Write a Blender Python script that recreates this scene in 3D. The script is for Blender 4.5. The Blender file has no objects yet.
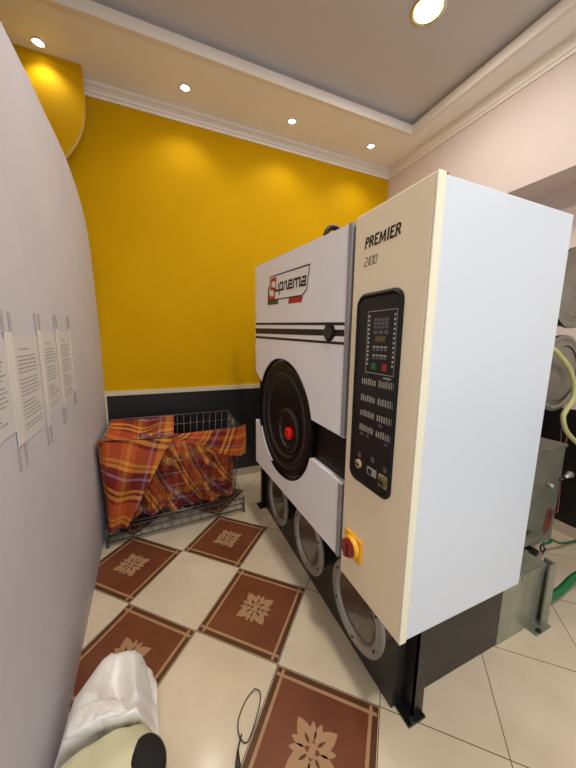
import bpy, math, random
from mathutils import Vector, Matrix, noise
random.seed(7)
SC = bpy.context.scene
COL = SC.collection
PI = math.pi

# ------------------------------------------------------------------ materials
def lin(c):
    return tuple(((v/255)/12.92 if v/255 <= .04045 else ((v/255+.055)/1.055)**2.4) for v in c)

def mat(name, rgb, rough=.5, metal=0, spec=.5, coat=0, noise_amt=0, noise_scale=6, bump=0, bump_scale=60,
        stretch=(1, 1, 1), rgb2=None):
    m = bpy.data.materials.new(name); m.use_nodes = True
    nt = m.node_tree; b = nt.nodes['Principled BSDF']
    c = lin(rgb) + (1,)
    b.inputs['Base Color'].default_value = c
    b.inputs['Roughness'].default_value = rough
    b.inputs['Metallic'].default_value = metal
    b.inputs['Specular IOR Level'].default_value = spec
    b.inputs['Coat Weight'].default_value = coat
    tc = nt.nodes.new('ShaderNodeTexCoord')
    mp = nt.nodes.new('ShaderNodeMapping'); mp.inputs['Scale'].default_value = stretch
    nt.links.new(tc.outputs['Object'], mp.inputs['Vector'])
    if noise_amt or rgb2:
        n = nt.nodes.new('ShaderNodeTexNoise'); n.inputs['Scale'].default_value = noise_scale
        n.inputs['Detail'].default_value = 6; n.inputs['Roughness'].default_value = .6
        nt.links.new(mp.outputs[0], n.inputs['Vector'])
        r = nt.nodes.new('ShaderNodeValToRGB')
        r.color_ramp.elements[0].position = .35; r.color_ramp.elements[1].position = .65
        c2 = lin(rgb2) + (1,) if rgb2 else tuple(v*(1-noise_amt) for v in c[:3]) + (1,)
        r.color_ramp.elements[0].color = c2; r.color_ramp.elements[1].color = c
        nt.links.new(n.outputs['Fac'], r.inputs[0]); nt.links.new(r.outputs[0], b.inputs['Base Color'])
    if bump:
        n = nt.nodes.new('ShaderNodeTexNoise'); n.inputs['Scale'].default_value = bump_scale
        n.inputs['Detail'].default_value = 3
        nt.links.new(mp.outputs[0], n.inputs['Vector'])
        bp = nt.nodes.new('ShaderNodeBump'); bp.inputs['Strength'].default_value = bump
        bp.inputs['Distance'].default_value = .01
        nt.links.new(n.outputs['Fac'], bp.inputs['Height']); nt.links.new(bp.outputs[0], b.inputs['Normal'])
    return m

def emis(name, rgb, strength):
    m = bpy.data.materials.new(name); m.use_nodes = True
    b = m.node_tree.nodes['Principled BSDF']
    b.inputs['Base Color'].default_value = lin(rgb) + (1,)
    b.inputs['Emission Color'].default_value = lin(rgb) + (1,)
    b.inputs['Emission Strength'].default_value = strength
    return m

M = {}
M['yellow'] = mat('yellow_wall_paint', (205, 156, 0), .7, spec=.08, noise_amt=.06, noise_scale=3, bump=.08, bump_scale=90)
M['yellow_edge'] = mat('cream_edge_paint', (228, 205, 140), .6)
M['grey_wall'] = mat('lilac_grey_wall_paint', (200, 196, 202), .6, noise_amt=.06, noise_scale=2.2, bump=.1, bump_scale=40)
M['peach_wall'] = mat('pale_peach_wall_paint', (222, 206, 198), .6, noise_amt=.04, noise_scale=2.5, bump=.06, bump_scale=60)
M['ceil'] = mat('grey_white_ceiling_paint', (208, 204, 204), .7, noise_amt=.03, noise_scale=2)
M['soffit'] = mat('cream_soffit_paint', (250, 247, 242), .6, noise_amt=.03, noise_scale=2)
M['white_trim'] = mat('white_plaster_trim', (238, 230, 220), .5)
M['white_enamel'] = mat('white_enamel_steel', (216, 223, 231), .32, noise_amt=.035, noise_scale=2.2, stretch=(1, 1, .5), bump=.05, bump_scale=2.5)
M['door_enamel'] = mat('cool_white_enamel', (248, 246, 247), .35, noise_amt=.03, noise_scale=3)
M['beige'] = mat('cream_beige_enamel', (252, 236, 204), .42, noise_amt=.03, noise_scale=3, bump=.04, bump_scale=4)
M['cream'] = mat('light_cream_enamel', (238, 232, 206), .4)
M['black'] = mat('gloss_black', (10, 10, 11), .38, spec=.3)
M['matte_black'] = mat('matte_black', (14, 13, 13), .6)
M['base_black'] = mat('worn_black_painted_steel', (40, 37, 34), .38, noise_amt=.35, noise_scale=5, bump=.1, bump_scale=14)
M['leg_black'] = mat('glossy_black_paint', (22, 21, 21), .28, noise_amt=.3, noise_scale=30, bump=.3, bump_scale=30)
M['maroon'] = mat('dark_maroon_plastic', (20, 8, 9), .42, spec=.3)
M['galv'] = mat('galvanised_steel', (172, 172, 154), .36, metal=.4, rgb2=(138, 140, 122), noise_scale=6, stretch=(1, 1, .4))
M['tank'] = mat('aged_steel_tank', (150, 146, 132), .42, metal=.55, rgb2=(122, 118, 104), noise_scale=4)
M['tank_rim'] = mat('dark_steel_rim', (52, 52, 50), .4, metal=.6)
M['boxmetal'] = mat('grey_green_metal_box', (138, 138, 122), .42, metal=.3, rgb2=(112, 112, 98), noise_scale=5)
M['ring'] = mat('brushed_aluminium_ring', (168, 168, 166), .4, metal=.55, noise_amt=.12, noise_scale=20)
M['lidglass'] = mat('smoky_glass_lid', (92, 84, 70), .16, rgb2=(52, 47, 38), noise_scale=5, coat=.5)
M['gunmetal'] = mat('dark_gunmetal', (36, 35, 34), .4)
M['greyedge'] = mat('grey_edge_strip', (150, 148, 152), .4)
M['ink'] = mat('black_print', (16, 14, 14), .5)
M['panel_face'] = mat('control_panel_film', (17, 13, 16), .3, rgb2=(22, 20, 20), noise_scale=12)
M['led'] = mat('pale_led_lens', (205, 203, 196), .4)
M['key'] = mat('grey_keys', (98, 97, 104), .4)
M['keywhite'] = mat('white_legend_keys', (164, 160, 150), .5)
M['lcd'] = mat('amber_green_lcd', (96, 88, 44), .3)
M['green'] = mat('green_key', (36, 112, 76), .4)
M['dgreen'] = mat('dark_green_key', (14, 52, 40), .4)
M['red'] = mat('red_key', (176, 34, 40), .35)
M['logo_red'] = mat('logo_red', (186, 34, 30), .5)
M['logo_green'] = mat('logo_green', (40, 92, 44), .5)
M['logo_white'] = mat('logo_white', (240, 236, 230), .5)
M['knob_red'] = mat('dark_red_plastic', (120, 8, 22), .22)
M['btn_red'] = mat('bright_red_plastic', (214, 22, 18), .25)
M['sw_yellow'] = mat('signal_yellow_plastic', (244, 178, 24), .35)
M['dial'] = mat('cream_dial', (178, 160, 120), .45)
M['paper'] = mat('white_paper', (206, 201, 198), .6)
M['papertext'] = mat('grey_print', (150, 146, 146), .8)
M['tape'] = mat('translucent_tape', (222, 217, 214), .3)
M['tape_end'] = mat('aged_adhesive_end', (168, 162, 160), .4)
M['wire'] = mat('dull_steel_wire', (120, 118, 114), .35, metal=.8)
M['basemetal'] = mat('dull_grey_frame', (86, 84, 80), .5, metal=.3)
M['linen'] = mat('white_linen', (250, 247, 243), .85, bump=.25, bump_scale=18)
M['palegreen'] = mat('pale_green_canvas', (220, 214, 176), .8, noise_amt=.1, noise_scale=7, bump=.2, bump_scale=14)
M['hose_y'] = mat('yellowed_rubber_hose', (196, 190, 128), .35)
M['hose_g'] = mat('green_garden_hose', (22, 110, 58), .4)
M['pipe_red'] = mat('red_brown_pipe', (108, 52, 44), .5)
M['brass'] = mat('pale_valve_metal', (190, 186, 180), .3, metal=.6)
M['lamp_w'] = emis('cool_white_lamp', (255, 252, 246), 9)
M['lamp_y'] = emis('warm_white_lamp', (255, 226, 120), 7)
M['chrome'] = mat('chrome_bezel', (210, 206, 200), .2, metal=.8)
M['skirt'] = mat('cream_skirting_tile', (196, 180, 156), .4)
M['rail'] = mat('cream_dado_rail', (206, 194, 160), .4)
M['brown'] = mat('brown_terracotta_glaze', (128, 74, 48), .3, rgb2=(112, 62, 40), noise_scale=4)
M['brown_dark'] = mat('dark_brown_glaze', (96, 60, 38), .3, noise_amt=.1)
M['tan'] = mat('tan_glaze', (182, 142, 104), .3, noise_amt=.08, noise_scale=10)
M['cabledark'] = mat('dark_cable', (48, 46, 46), .4)

def floor_mat():
    m = mat('cream_marble_tile', (234, 219, 192), .16, rgb2=(214, 196, 166), noise_scale=1.6, coat=.15)
    nt = m.node_tree; b = nt.nodes['Principled BSDF']
    # thin dark grout between the tiles: tile lattice turned by THETA
    tc = [n for n in nt.nodes if n.type == 'TEX_COORD'][0]
    mp = nt.nodes.new('ShaderNodeMapping'); mp.vector_type = 'POINT'
    a = THETA
    sub = nt.nodes.new('ShaderNodeVectorMath'); sub.operation = 'SUBTRACT'; sub.inputs[1].default_value = (OX, OY, 0)
    nt.links.new(tc.outputs['Object'], sub.inputs[0])
    du = nt.nodes.new('ShaderNodeVectorMath'); du.operation = 'DOT_PRODUCT'; du.inputs[1].default_value = (math.cos(a), -math.sin(a), 0)
    dv = nt.nodes.new('ShaderNodeVectorMath'); dv.operation = 'DOT_PRODUCT'; dv.inputs[1].default_value = (math.sin(a), math.cos(a), 0)
    outs = []
    for d in (du, dv):
        nt.links.new(sub.outputs[0], d.inputs[0])
        q = nt.nodes.new('ShaderNodeMath'); q.operation = 'PINGPONG'; q.inputs[1].default_value = TS/2
        nt.links.new(d.outputs['Value'], q.inputs[0])
        c = nt.nodes.new('ShaderNodeMath'); c.operation = 'LESS_THAN'; c.inputs[1].default_value = .0018
        nt.links.new(q.outputs[0], c.inputs[0]); outs.append(c)
    mx = nt.nodes.new('ShaderNodeMath'); mx.operation = 'MAXIMUM'
    nt.links.new(outs[0].outputs[0], mx.inputs[0]); nt.links.new(outs[1].outputs[0], mx.inputs[1])
    mix = nt.nodes.new('ShaderNodeMix'); mix.data_type = 'RGBA'
    src = b.inputs['Base Color'].links[0].from_socket
    nt.links.new(mx.outputs[0], mix.inputs['Factor']); nt.links.new(src, mix.inputs['A'])
    mix.inputs['B'].default_value = lin((104, 84, 62)) + (1,)
    nt.links.new(mix.outputs['Result'], b.inputs['Base Color'])
    return m

def dado_mat(name, axis):
    """black glazed tiles with a raised diamond lattice; axis = world axis running along the wall"""
    m = bpy.data.materials.new(name); m.use_nodes = True
    nt = m.node_tree; b = nt.nodes['Principled BSDF']
    b.inputs['Roughness'].default_value = .3
    tc = nt.nodes.new('ShaderNodeTexCoord')
    h = []
    for sgn in (1, -1):
        d = nt.nodes.new('ShaderNodeVectorMath'); d.operation = 'DOT_PRODUCT'
        v = [0, 0, sgn*1.25]; v[axis] = 1.0
        d.inputs[1].default_value = v
        nt.links.new(tc.outputs['Object'], d.inputs[0])
        q = nt.nodes.new('ShaderNodeMath'); q.operation = 'PINGPONG'; q.inputs[1].default_value = .0175
        nt.links.new(d.outputs['Value'], q.inputs[0]); h.append(q)
    mn = nt.nodes.new('ShaderNodeMath'); mn.operation = 'MINIMUM'
    nt.links.new(h[0].outputs[0], mn.inputs[0]); nt.links.new(h[1].outputs[0], mn.inputs[1])
    r = nt.nodes.new('ShaderNodeMapRange'); r.inputs['From Max'].default_value = .007
    nt.links.new(mn.outputs[0], r.inputs['Value'])
    mix = nt.nodes.new('ShaderNodeMix'); mix.data_type = 'RGBA'
    mix.inputs['A'].default_value = lin((27, 26, 29)) + (1,); mix.inputs['B'].default_value = lin((6, 6, 8)) + (1,)
    nt.links.new(r.outputs[0], mix.inputs['Factor']); nt.links.new(mix.outputs['Result'], b.inputs['Base Color'])
    bp = nt.nodes.new('ShaderNodeBump'); bp.inputs['Strength'].default_value = .5; bp.inputs['Distance'].default_value = .004
    nt.links.new(r.outputs[0], bp.inputs['Height']); nt.links.new(bp.outputs[0], b.inputs['Normal'])
    return m

def plaid_mat():
    """madras check: stripes read from the cloth's own UVs"""
    m = bpy.data.materials.new('orange_plaid_cotton'); m.use_nodes = True
    nt = m.node_tree; b = nt.nodes['Principled BSDF']
    b.inputs['Roughness'].default_value = .85
    uv = nt.nodes.new('ShaderNodeUVMap')
    sx = nt.nodes.new('ShaderNodeSeparateXYZ'); nt.links.new(uv.outputs[0], sx.inputs[0])
    O, R_, Y, B_, D = (186, 80, 26), (120, 24, 18), (212, 146, 52), (146, 128, 146), (100, 22, 20)
    def ramp(sock, period, stops):
        fr = nt.nodes.new('ShaderNodeMath'); fr.operation = 'FRACT'
        dv = nt.nodes.new('ShaderNodeMath'); dv.operation = 'DIVIDE'; dv.inputs[1].default_value = period
        nt.links.new(sock, dv.inputs[0]); nt.links.new(dv.outputs[0], fr.inputs[0])
        r = nt.nodes.new('ShaderNodeValToRGB'); r.color_ramp.interpolation = 'CONSTANT'
        els = r.color_ramp.elements
        els[0].position = 0; els[0].color = lin(stops[0][1]) + (1,)
        els[1].position = stops[1][0]; els[1].color = lin(stops[1][1]) + (1,)
        for p, c in stops[2:]:
            e = els.new(p); e.color = lin(c) + (1,)
        nt.links.new(fr.outputs[0], r.inputs[0]); return r
    r1 = ramp(sx.outputs['Y'], .43, [(0, O), (.26, Y), (.31, O), (.35, Y), (.41, R_), (.52, B_), (.57, R_), (.76, Y), (.82, R_), (.87, Y), (.94, R_)])
    r2 = ramp(sx.outputs['X'], .50, [(0, O), (.22, R_), (.38, O), (.46, Y), (.52, O), (.60, R_), (.74, R_), (.80, B_), (.84, R_), (.90, Y)])
    mix = nt.nodes.new('ShaderNodeMix'); mix.data_type = 'RGBA'; mix.inputs['Factor'].default_value = .36
    nt.links.new(r1.outputs[0], mix.inputs['A']); nt.links.new(r2.outputs[0], mix.inputs['B'])
    nt.links.new(mix.outputs['Result'], b.inputs['Base Color'])
    return m

# ------------------------------------------------------------------ mesh builder
class MB:
    def __init__(s): s.v = []; s.f = []; s.mi = []; s.mats = []; s.sm = []; s.uv = None
    def m(s, name):
        if name not in s.mats: s.mats.append(name)
        return s.mats.index(name)
    def face(s, pts, m, smooth=False):
        i = len(s.v); s.v += [tuple(p) for p in pts]; s.f.append(list(range(i, i+len(pts)))); s.mi.append(s.m(m)); s.sm.append(smooth)
        return s
    def raw(s, vs, fs, m, smooth=False):
        i = len(s.v); s.v += [tuple(p) for p in vs]
        for f in fs: s.f.append([i+k for k in f]); s.mi.append(s.m(m)); s.sm.append(smooth)
        return s
    def box(s, lo, hi, m, bev=0):
        x0, y0, z0 = lo; x1, y1, z1 = hi
        return s.prism([(x0, y0), (x1, y0), (x1, y1), (x0, y1)], z0, z1, m)
    def prism(s, poly, z0, z1, m, mp=None):
        """poly in (a,b), extruded from z0 to z1; mp maps (a,b,c) to world"""
        mp = mp or (lambda a, b, c: (a, b, c)); n = len(poly)
        vs = [mp(a, b, z0) for a, b in poly] + [mp(a, b, z1) for a, b in poly]
        fs = [list(range(n))[::-1], list(range(n, 2*n))] + [[k, (k+1) % n, n+(k+1) % n, n+k] for k in range(n)]
        return s.raw(vs, fs, m)
    def tube(s, pts, r, m, n=10, closed=False):
        pts = [Vector(p) for p in pts]; N = len(pts); vs = []; fs = []
        up = None
        for i, p in enumerate(pts):
            if closed: t = (pts[(i+1) % N]-pts[i-1])
            else: t = pts[min(i+1, N-1)]-pts[max(i-1, 0)]
            t.normalize()
            if up is None:
                up = Vector((0, 0, 1)) if abs(t.z) < .9 else Vector((1, 0, 0))
            a = up - t*up.dot(t); a.normalize(); up = a; b = t.cross(a)
            rr = r[i] if isinstance(r, (list, tuple)) else r
            for k in range(n):
                an = 2*PI*k/n; vs.append(p + a*rr*math.cos(an) + b*rr*math.sin(an))
        seg = N if closed else N-1
        for i in range(seg):
            j = (i+1) % N
            for k in range(n): fs.append([i*n+k, i*n+(k+1) % n, j*n+(k+1) % n, j*n+k])
        if not closed: fs += [list(range(n))[::-1], [(N-1)*n+k for k in range(n)]]
        return s.raw(vs, fs, m, True)
    def lathe(s, prof, m, o, ax, ex, ey, n=48, sx=1, sy=1):
        """prof: (r, d) points; axis ax; (ex, ey) span the disc; ms may be a list per segment"""
        o = Vector(o); ax = Vector(ax); ex = Vector(ex); ey = Vector(ey)
        for i in range(len(prof)-1):
            mm = m[i] if isinstance(m, list) else m
            (r0, d0), (r1, d1) = prof[i], prof[i+1]
            vs = []
            for r_, d_ in ((r0, d0), (r1, d1)):
                for k in range(n):
                    a = 2*PI*k/n
                    vs.append(o + ax*d_ + ex*(r_*sx*math.cos(a)) + ey*(r_*sy*math.sin(a)))
            s.raw(vs, [[k, (k+1) % n, n+(k+1) % n, n+k] for k in range(n)], mm, True)
        return s
    def build(s, name, parent=None, bevel=0, weld=False):
        me = bpy.data.meshes.new(name); me.from_pydata(s.v, [], s.f)
        for mn in s.mats: me.materials.append(M[mn])
        for p, i, sm in zip(me.polygons, s.mi, s.sm): p.material_index = i; p.use_smooth = sm
        if s.uv:
            l = me.uv_layers.new(name='UVMap')
            for lp in me.loops: l.data[lp.index].uv = s.uv[lp.vertex_index]
        me.update()
        o = bpy.data.objects.new(name, me); COL.objects.link(o)
        if parent: o.parent = parent
        if weld or bevel:
            w = o.modifiers.new('weld', 'WELD'); w.merge_threshold = .00005
        if bevel:
            b = o.modifiers.new('bevel', 'BEVEL'); b.width = bevel; b.segments = 2; b.limit_method = 'ANGLE'; b.angle_limit = math.radians(40)
        return o

def tag(o, label=None, cat=None, group=None, kind=None):
    for k, v in (('label', label), ('category', cat), ('group', group), ('kind', kind)):
        if v: o[k] = v
    return o
def empty(name, loc=(0, 0, 0)):
    # parts are modelled in world coordinates, so the empty sits at the origin of the thing's base
    o = bpy.data.objects.new(name, None); COL.objects.link(o); o.location = loc; o.empty_display_size = .1
    return o
def adopt(root, objs=None):
    """keep world coordinates of children under a displaced empty"""
    bpy.context.view_layer.update()
    for ch in root.children: ch.matrix_parent_inverse = Matrix.Translation(root.location).inverted()
def S(mb, name): return tag(mb.build(name), kind='structure')

# ------------------------------------------------------------------ constants
THETA, OX, OY, TS = .7516, .1001, 1.3884, .4537
YB, XR, XN = 3.037, 2.546, 2.88
ZS, ZC, ZSOF, ZTOP = 0, 3.335, 3.42, 3.52
YF, XW = -2.6, -1.7
def wx(y): return -.36 - .0375*y          # the grey partition runs slightly askew

# ------------------------------------------------------------------ floor
M['marble'] = floor_mat()
def TL(u, v, z=0):
    return (OX+u*TS*math.cos(THETA)+v*TS*math.sin(THETA), OY-u*TS*math.sin(THETA)+v*TS*math.cos(THETA), z)
fl = MB()
fl.box((XW-.1, YF-.1, -.1), (3.1, YB+.1, 0), 'marble')
def petal(cu, cv, ang, r0, r1, w, z, m, tip=.72):
    pts = []
    n = 7
    for k in range(n+1):
        t = k/n; r = r0+(r1-r0)*t
        pts.append((r, w*(math.sin(PI*min(1, t**.8))**.8 if 0 < t < 1 else 0)))
    out = pts + [(r, -h) for r, h in pts[::-1][1:-1]]
    fl.face([TL(cu+r*math.cos(ang)-h*math.sin(ang), cv+r*math.sin(ang)+h*math.cos(ang), z) for r, h in out], m)
brown = [(0, 0), (-1, 1), (-2, 0), (-1, -1), (1, -1), (0, -2), (-2, -2), (-3, 1), (-2, 2), (2, -2)]
g = .004/TS
for (i, j) in brown:
    def q(u0, v0, u1, v1, z, m):
        fl.face([TL(i+u0, j+v0, z), TL(i+u1, j+v0, z), TL(i+u1, j+v1, z), TL(i+u0, j+v1, z)], m)
    q(g, g, 1-g, 1-g, .0004, 'brown_dark')
    q(.085, .085, .915, .915, .0007, 'brown')
    for a in (.060, .911):
        q(a, .02, a+.029, .98, .0010, 'tan'); q(.02, a, .98, a+.029, .00115, 'tan')
    c = (i+.5, j+.5)
    for k in range(8):
        an = PI/4*k
        big = k % 2 == 1
        petal(c[0], c[1], an, .03, .245, .062, .0011+.00005*k, 'tan') if big else [petal(c[0], c[1], an+e, .055, .195, .030, .0016+.00004*k, 'tan') for e in (-.20, .20)]
        if big:
            petal(c[0], c[1], an, .05, .13, .012, .0018, 'brown_dark')
    fl.face([TL(c[0]+.028*math.cos(t*PI/6), c[1]+.05*math.sin(t*PI/6), .0017) for t in range(12)], 'tan')
S(fl, 'floor')

# ------------------------------------------------------------------ walls
M['dado_x'] = dado_mat('black_diamond_tile_back', 0)
M['dado_y'] = dado_mat('black_diamond_tile_side', 1)
w = MB(); w.box((XW-.1, YB, 0), (3.1, YB+.1, 3.7), 'yellow'); S(w, 'wall_back')
w = MB(); w.box((XW, YB-.012, .08), (XR, YB-.0005, .965), 'dado_x'); S(w, 'trim_1')
w = MB(); w.box((XW, YB-.026, .965), (XR, YB-.0005, 1.005), 'rail'); S(w, 'trim_2')
w = MB(); w.box((XW, YB-.018, 0), (XR, YB-.0005, .08), 'skirt'); S(w, 'baseboard_back')
# right wall: pier at the back, beam over a recess
w = MB()
w.box((XR, 1.7, 0), (XR+.45, YB, 3.7), 'peach_wall')
w.box((XR, YF, 2.638), (XR+.45, 1.7, 3.7), 'peach_wall')
w.box((XN, YF, 0), (XN+.12, 1.7, 2.638), 'peach_wall')
S(w, 'wall_right')
w = MB(); w.box((XN-.012, YF, .085), (XN-.0005, 1.7, .99), 'dado_y'); w.box((XR-.012, 1.69, .085), (XR-.0005, YB, .99), 'dado_y'); w.box((XR-.012, 1.688, .085), (XN, 1.6995, .99), 'dado_x'); S(w, 'trim_3')
w = MB(); w.box((XN-.02, YF, 0), (XN-.0005, 1.7, .085), 'skirt'); S(w, 'baseboard_right')
# grey partition with a rounded upper far corner
w = MB()
yz = [(YF, 0), (YB-.003, 0), (YB-.003, 1.45), (2.985, 1.72), (2.945, 1.92), (2.895, 2.10), (2.825, 2.256), (2.72, 2.35), (2.593, 2.415), (2.50, 2.446), (2.398, 2.47), (2.21, 2.500), (2.0, 2.498), (1.83, 2.488), (1.637, 2.488), (1.36, 2.468), (YF, 2.45)]
w.prism(yz, 0, -.12, 'grey_wall', lambda y, z, d: (wx(y)+d, y, z)); S(w, 'wall_left')
w = MB(); w.box((XW-.1, YF, 0), (XW, YB, 3.7), 'yellow'); S(w, 'wall_far_left')
w = MB(); w.box((wx(YB)+.001, YB-.03, 0), (wx(YB)+.014, YB-.0125, .965), 'rail'); S(w, 'trim_4')
# front wall with the shop window opening
w = MB()
w.box((XW-.1, YF-.1, 0), (-.25, YF, 3.7), 'peach_wall'); w.box((2.3, YF-.1, 0), (3.1, YF, 3.7), 'peach_wall'); w.box((-.25, YF-.1, 2.75), (2.3, YF, 3.7), 'peach_wall')
w.box((-.25, YF-.1, 0), (2.3, YF, .35), 'peach_wall')
S(w, 'wall_front')
w = MB()
for a in (-.25, .56, 1.42, 2.25): w.box((a, YF-.07, .35), (a+.05, YF-.02, 2.75), 'white_trim')
w.box((-.25, YF-.07, .35), (2.3, YF-.02, .4), 'white_trim'); w.box((-.25, YF-.07, 2.7), (2.3, YF-.02, 2.75), 'white_trim')
S(w, 'window_1')
# ceiling with dropped border
w = MB(); w.box((XW-.1, YF-.1, ZTOP), (3.1, YB+.1, ZTOP+.1), 'ceil'); S(w, 'ceiling')
w = MB()
w.box((XW, 2.4605, ZSOF), (XR, YB, ZTOP-.001), 'soffit'); w.box((2.3105, YF, ZSOF), (XR, 2.4604, ZTOP-.001), 'soffit')
S(w, 'trim_5')
w = MB()   # raised lip of the border
w.box((XW, 2.425, ZSOF-.006), (2.31, 2.46, ZTOP-.03), 'white_trim'); w.box((2.275, YF, ZSOF-.006), (2.31, 2.4249, ZTOP-.03), 'white_trim')
S(w, 'trim_6')
# cornice: stepped profile swept along back and right walls
prof = [(0, ZC), (.012, ZC), (.016, ZC+.018), (.026, ZC+.024), (.030, ZC+.040), (.046, ZC+.056), (.058, ZC+.062), (.060, ZSOF-.0005), (0, ZSOF-.0005)]
w = MB()
w.prism(prof, XW, XR, 'white_trim', lambda a, b, c: (c-(a if c > 0 else 0), YB-a, b)); S(w, 'trim_7')
w = MB()
w.prism(prof, YF, YB, 'white_trim', lambda a, b, c: (XR-a, c-(a if c > 0 else 0), b)); S(w, 'trim_8')
# yellow hanging panel with a rounded lower corner
pz = [(XW, ZSOF), (-.425, ZSOF), (-.425, 3.20)]
for k in range(1, 13):
    a = PI/2*k/12
    pz.append((-.425-.614*(1-math.cos(a)), 3.20-.614*math.sin(a)))
pz.append((XW, 2.586))
w = MB(); w.prism(pz, 2.86, 2.90, 'yellow', lambda x, z, y: (x, y, z))
n = len(pz)
for k in range(1, 14):
    (x0, z0), (x1, z1) = pz[k], pz[k+1]
    w.face([(x0+.001, 2.859, z0-.0005), (x1+.001, 2.859, z1-.0005), (x1+.001, 2.901, z1-.0005), (x0+.001, 2.901, z0-.0005)], 'yellow_edge')
S(w, 'wall_hanging')

# ------------------------------------------------------------------ lamps
def disc(cx, cy, r, z, n=28): return [(cx+r*math.cos(2*PI*k/n), cy+r*math.sin(2*PI*k/n), z) for k in range(n)]
def spot_fixture(x, y, r, z, label, group, lens, name='downlight'):
    t = empty(name, (x, y, z)); tag(t, label, 'ceiling light', group)
    b = MB(); b.lathe([(r*.78, -.001), (r*.86, -.007), (r, -.004), (r, 0)], 'chrome', (x, y, z), (0, 0, 1), (1, 0, 0), (0, 1, 0), 32); b.build('bezel', t)
    b = MB(); b.lathe([(.0001, -.004), (r*.5, -.004), (r*.8, -.0015)], lens, (x, y, z), (0, 0, 1), (1, 0, 0), (0, 1, 0), 32); b.build('lamp_lens', t)
    adopt(t); return t
DL = [(-.649, 2.775, 'leftmost small downlight in the border, above the yellow hanging panel'), (.276, 2.757, 'second small round downlight from the left in the dropped ceiling border'),
      (1.183, 2.744, 'third small downlight from the left, above the white machine door'), (2.048, 2.735, 'rightmost small downlight, nearest the corner of the dropped ceiling')]
for x, y, lb in DL:
    spot_fixture(x, y, .038, ZSOF, lb, 'downlights in the ceiling border', 'lamp_w')
    l = bpy.data.lights.new('downlight_beam', 'SPOT'); l.energy = 6 if x > 0 else 3.5; l.color = (1, .97, .92); l.spot_size = math.radians(125); l.spot_blend = .7; l.shadow_soft_size = .03
    o = bpy.data.objects.new('downlight_beam', l); COL.objects.link(o); o.location = (x, y, ZSOF-.02)
spot_fixture(1.625, 1.665, .105, ZTOP, 'large round recessed ceiling lamp glowing warm yellow', None, 'lamp_y', 'ceiling_lamp')
for (x, y, e) in ((1.625, 1.665, 12), (.55, 1.35, 11), (.45, -.5, 27), (1.625, -.5, 5)):  # first is the visible lamp; the other three are added fill, out of view
    l = bpy.data.lights.new('ceiling_glow', 'AREA'); l.shape = 'DISK'; l.size = .2; l.energy = e; l.color = (1, .96, .91)
    o = bpy.data.objects.new('ceiling_glow', l); COL.objects.link(o); o.location = (x, y, ZTOP-.03)
spot_fixture(.55, 1.35, .105, ZTOP, 'added round fill lamp over the aisle beside the white machine', None, 'lamp_y', 'ceiling_lamp')  # unseen fixture, added to brighten the cream panel, grey wall and floor
spot_fixture(.45, -.5, .105, ZTOP, 'added round fill lamp behind the viewpoint on the aisle side', None, 'lamp_y', 'ceiling_lamp')  # added fill fixture, never in view
spot_fixture(1.625, -.5, .105, ZTOP, 'added round fill lamp behind the viewpoint on the recess side', None, 'lamp_y', 'ceiling_lamp')  # another unseen fixture added for fill
l = bpy.data.lights.new('daylight', 'AREA'); l.shape = 'RECTANGLE'; l.size = 2.5; l.size_y = 2.35; l.energy = 19; l.color = (.82, .92, 1)
o = bpy.data.objects.new('daylight', l); COL.objects.link(o); o.location = (1.02, YF-.12, 1.55); o.rotation_euler = (PI/2, 0, 0)
o.rotation_euler = (math.radians(90), 0, 0)

# ------------------------------------------------------------------ the machine
mach = empty('dry_cleaning_machine', (1.1, 1.5, 0))
tag(mach, 'large white and cream dry cleaning machine on a black steel base', 'dry cleaning machine')
X0, X1, Y0, Y1, Z0, Z1 = .676, 1.323, .621, .968, .503, 1.932
# control cabinet: cream front (faces -x) with a return strip, white side
b = MB(); b.box((X0, Y0+.002, Z0), (X0+.02, Y1, Z1), 'beige'); b.box((X0-.0005, Y0-.006, Z0), (X0+.030, Y0+.003, Z1+.001), 'cream'); b.build('front_panel', mach, bevel=.004)
b = MB(); b.box((X0+.034, Y0, Z0), (X1, Y0+.02, Z1-.002), 'white_enamel'); b.build('side_panel', mach, bevel=.004)
b = MB(); b.box((X0+.02, Y0+.012, Z0+.01), (X1-.005, Y1+.02, Z1-.012), 'matte_black'); b.box((X0+.03, Y0+.004, Z1-.012), (X0+.045, Y0+.02, Z1+.004), 'leg_black')
b.box((X1-.03, Y0+.021, Z0), (X1-.001, Y1+.2, Z1-.01), 'white_enamel'); b.build('cabinet_shell', mach)
def CF(a, z, d=0): return (X0-d, Y1-a, z)       # cabinet-front frame: a runs left to right
TA = Vector((.676, .985, 0)); TT = Vector((-.0591, .99825, 0)); TN = Vector((.99825, .0591, 0)); SL = 1.030
def DF(a, z, d=0):                               # door frame: a runs left (far) to right (near), d out of the door
    p = TA + TT*(SL-a) - TN*d; return (p.x, p.y, z+.043*(SL-a))

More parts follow.
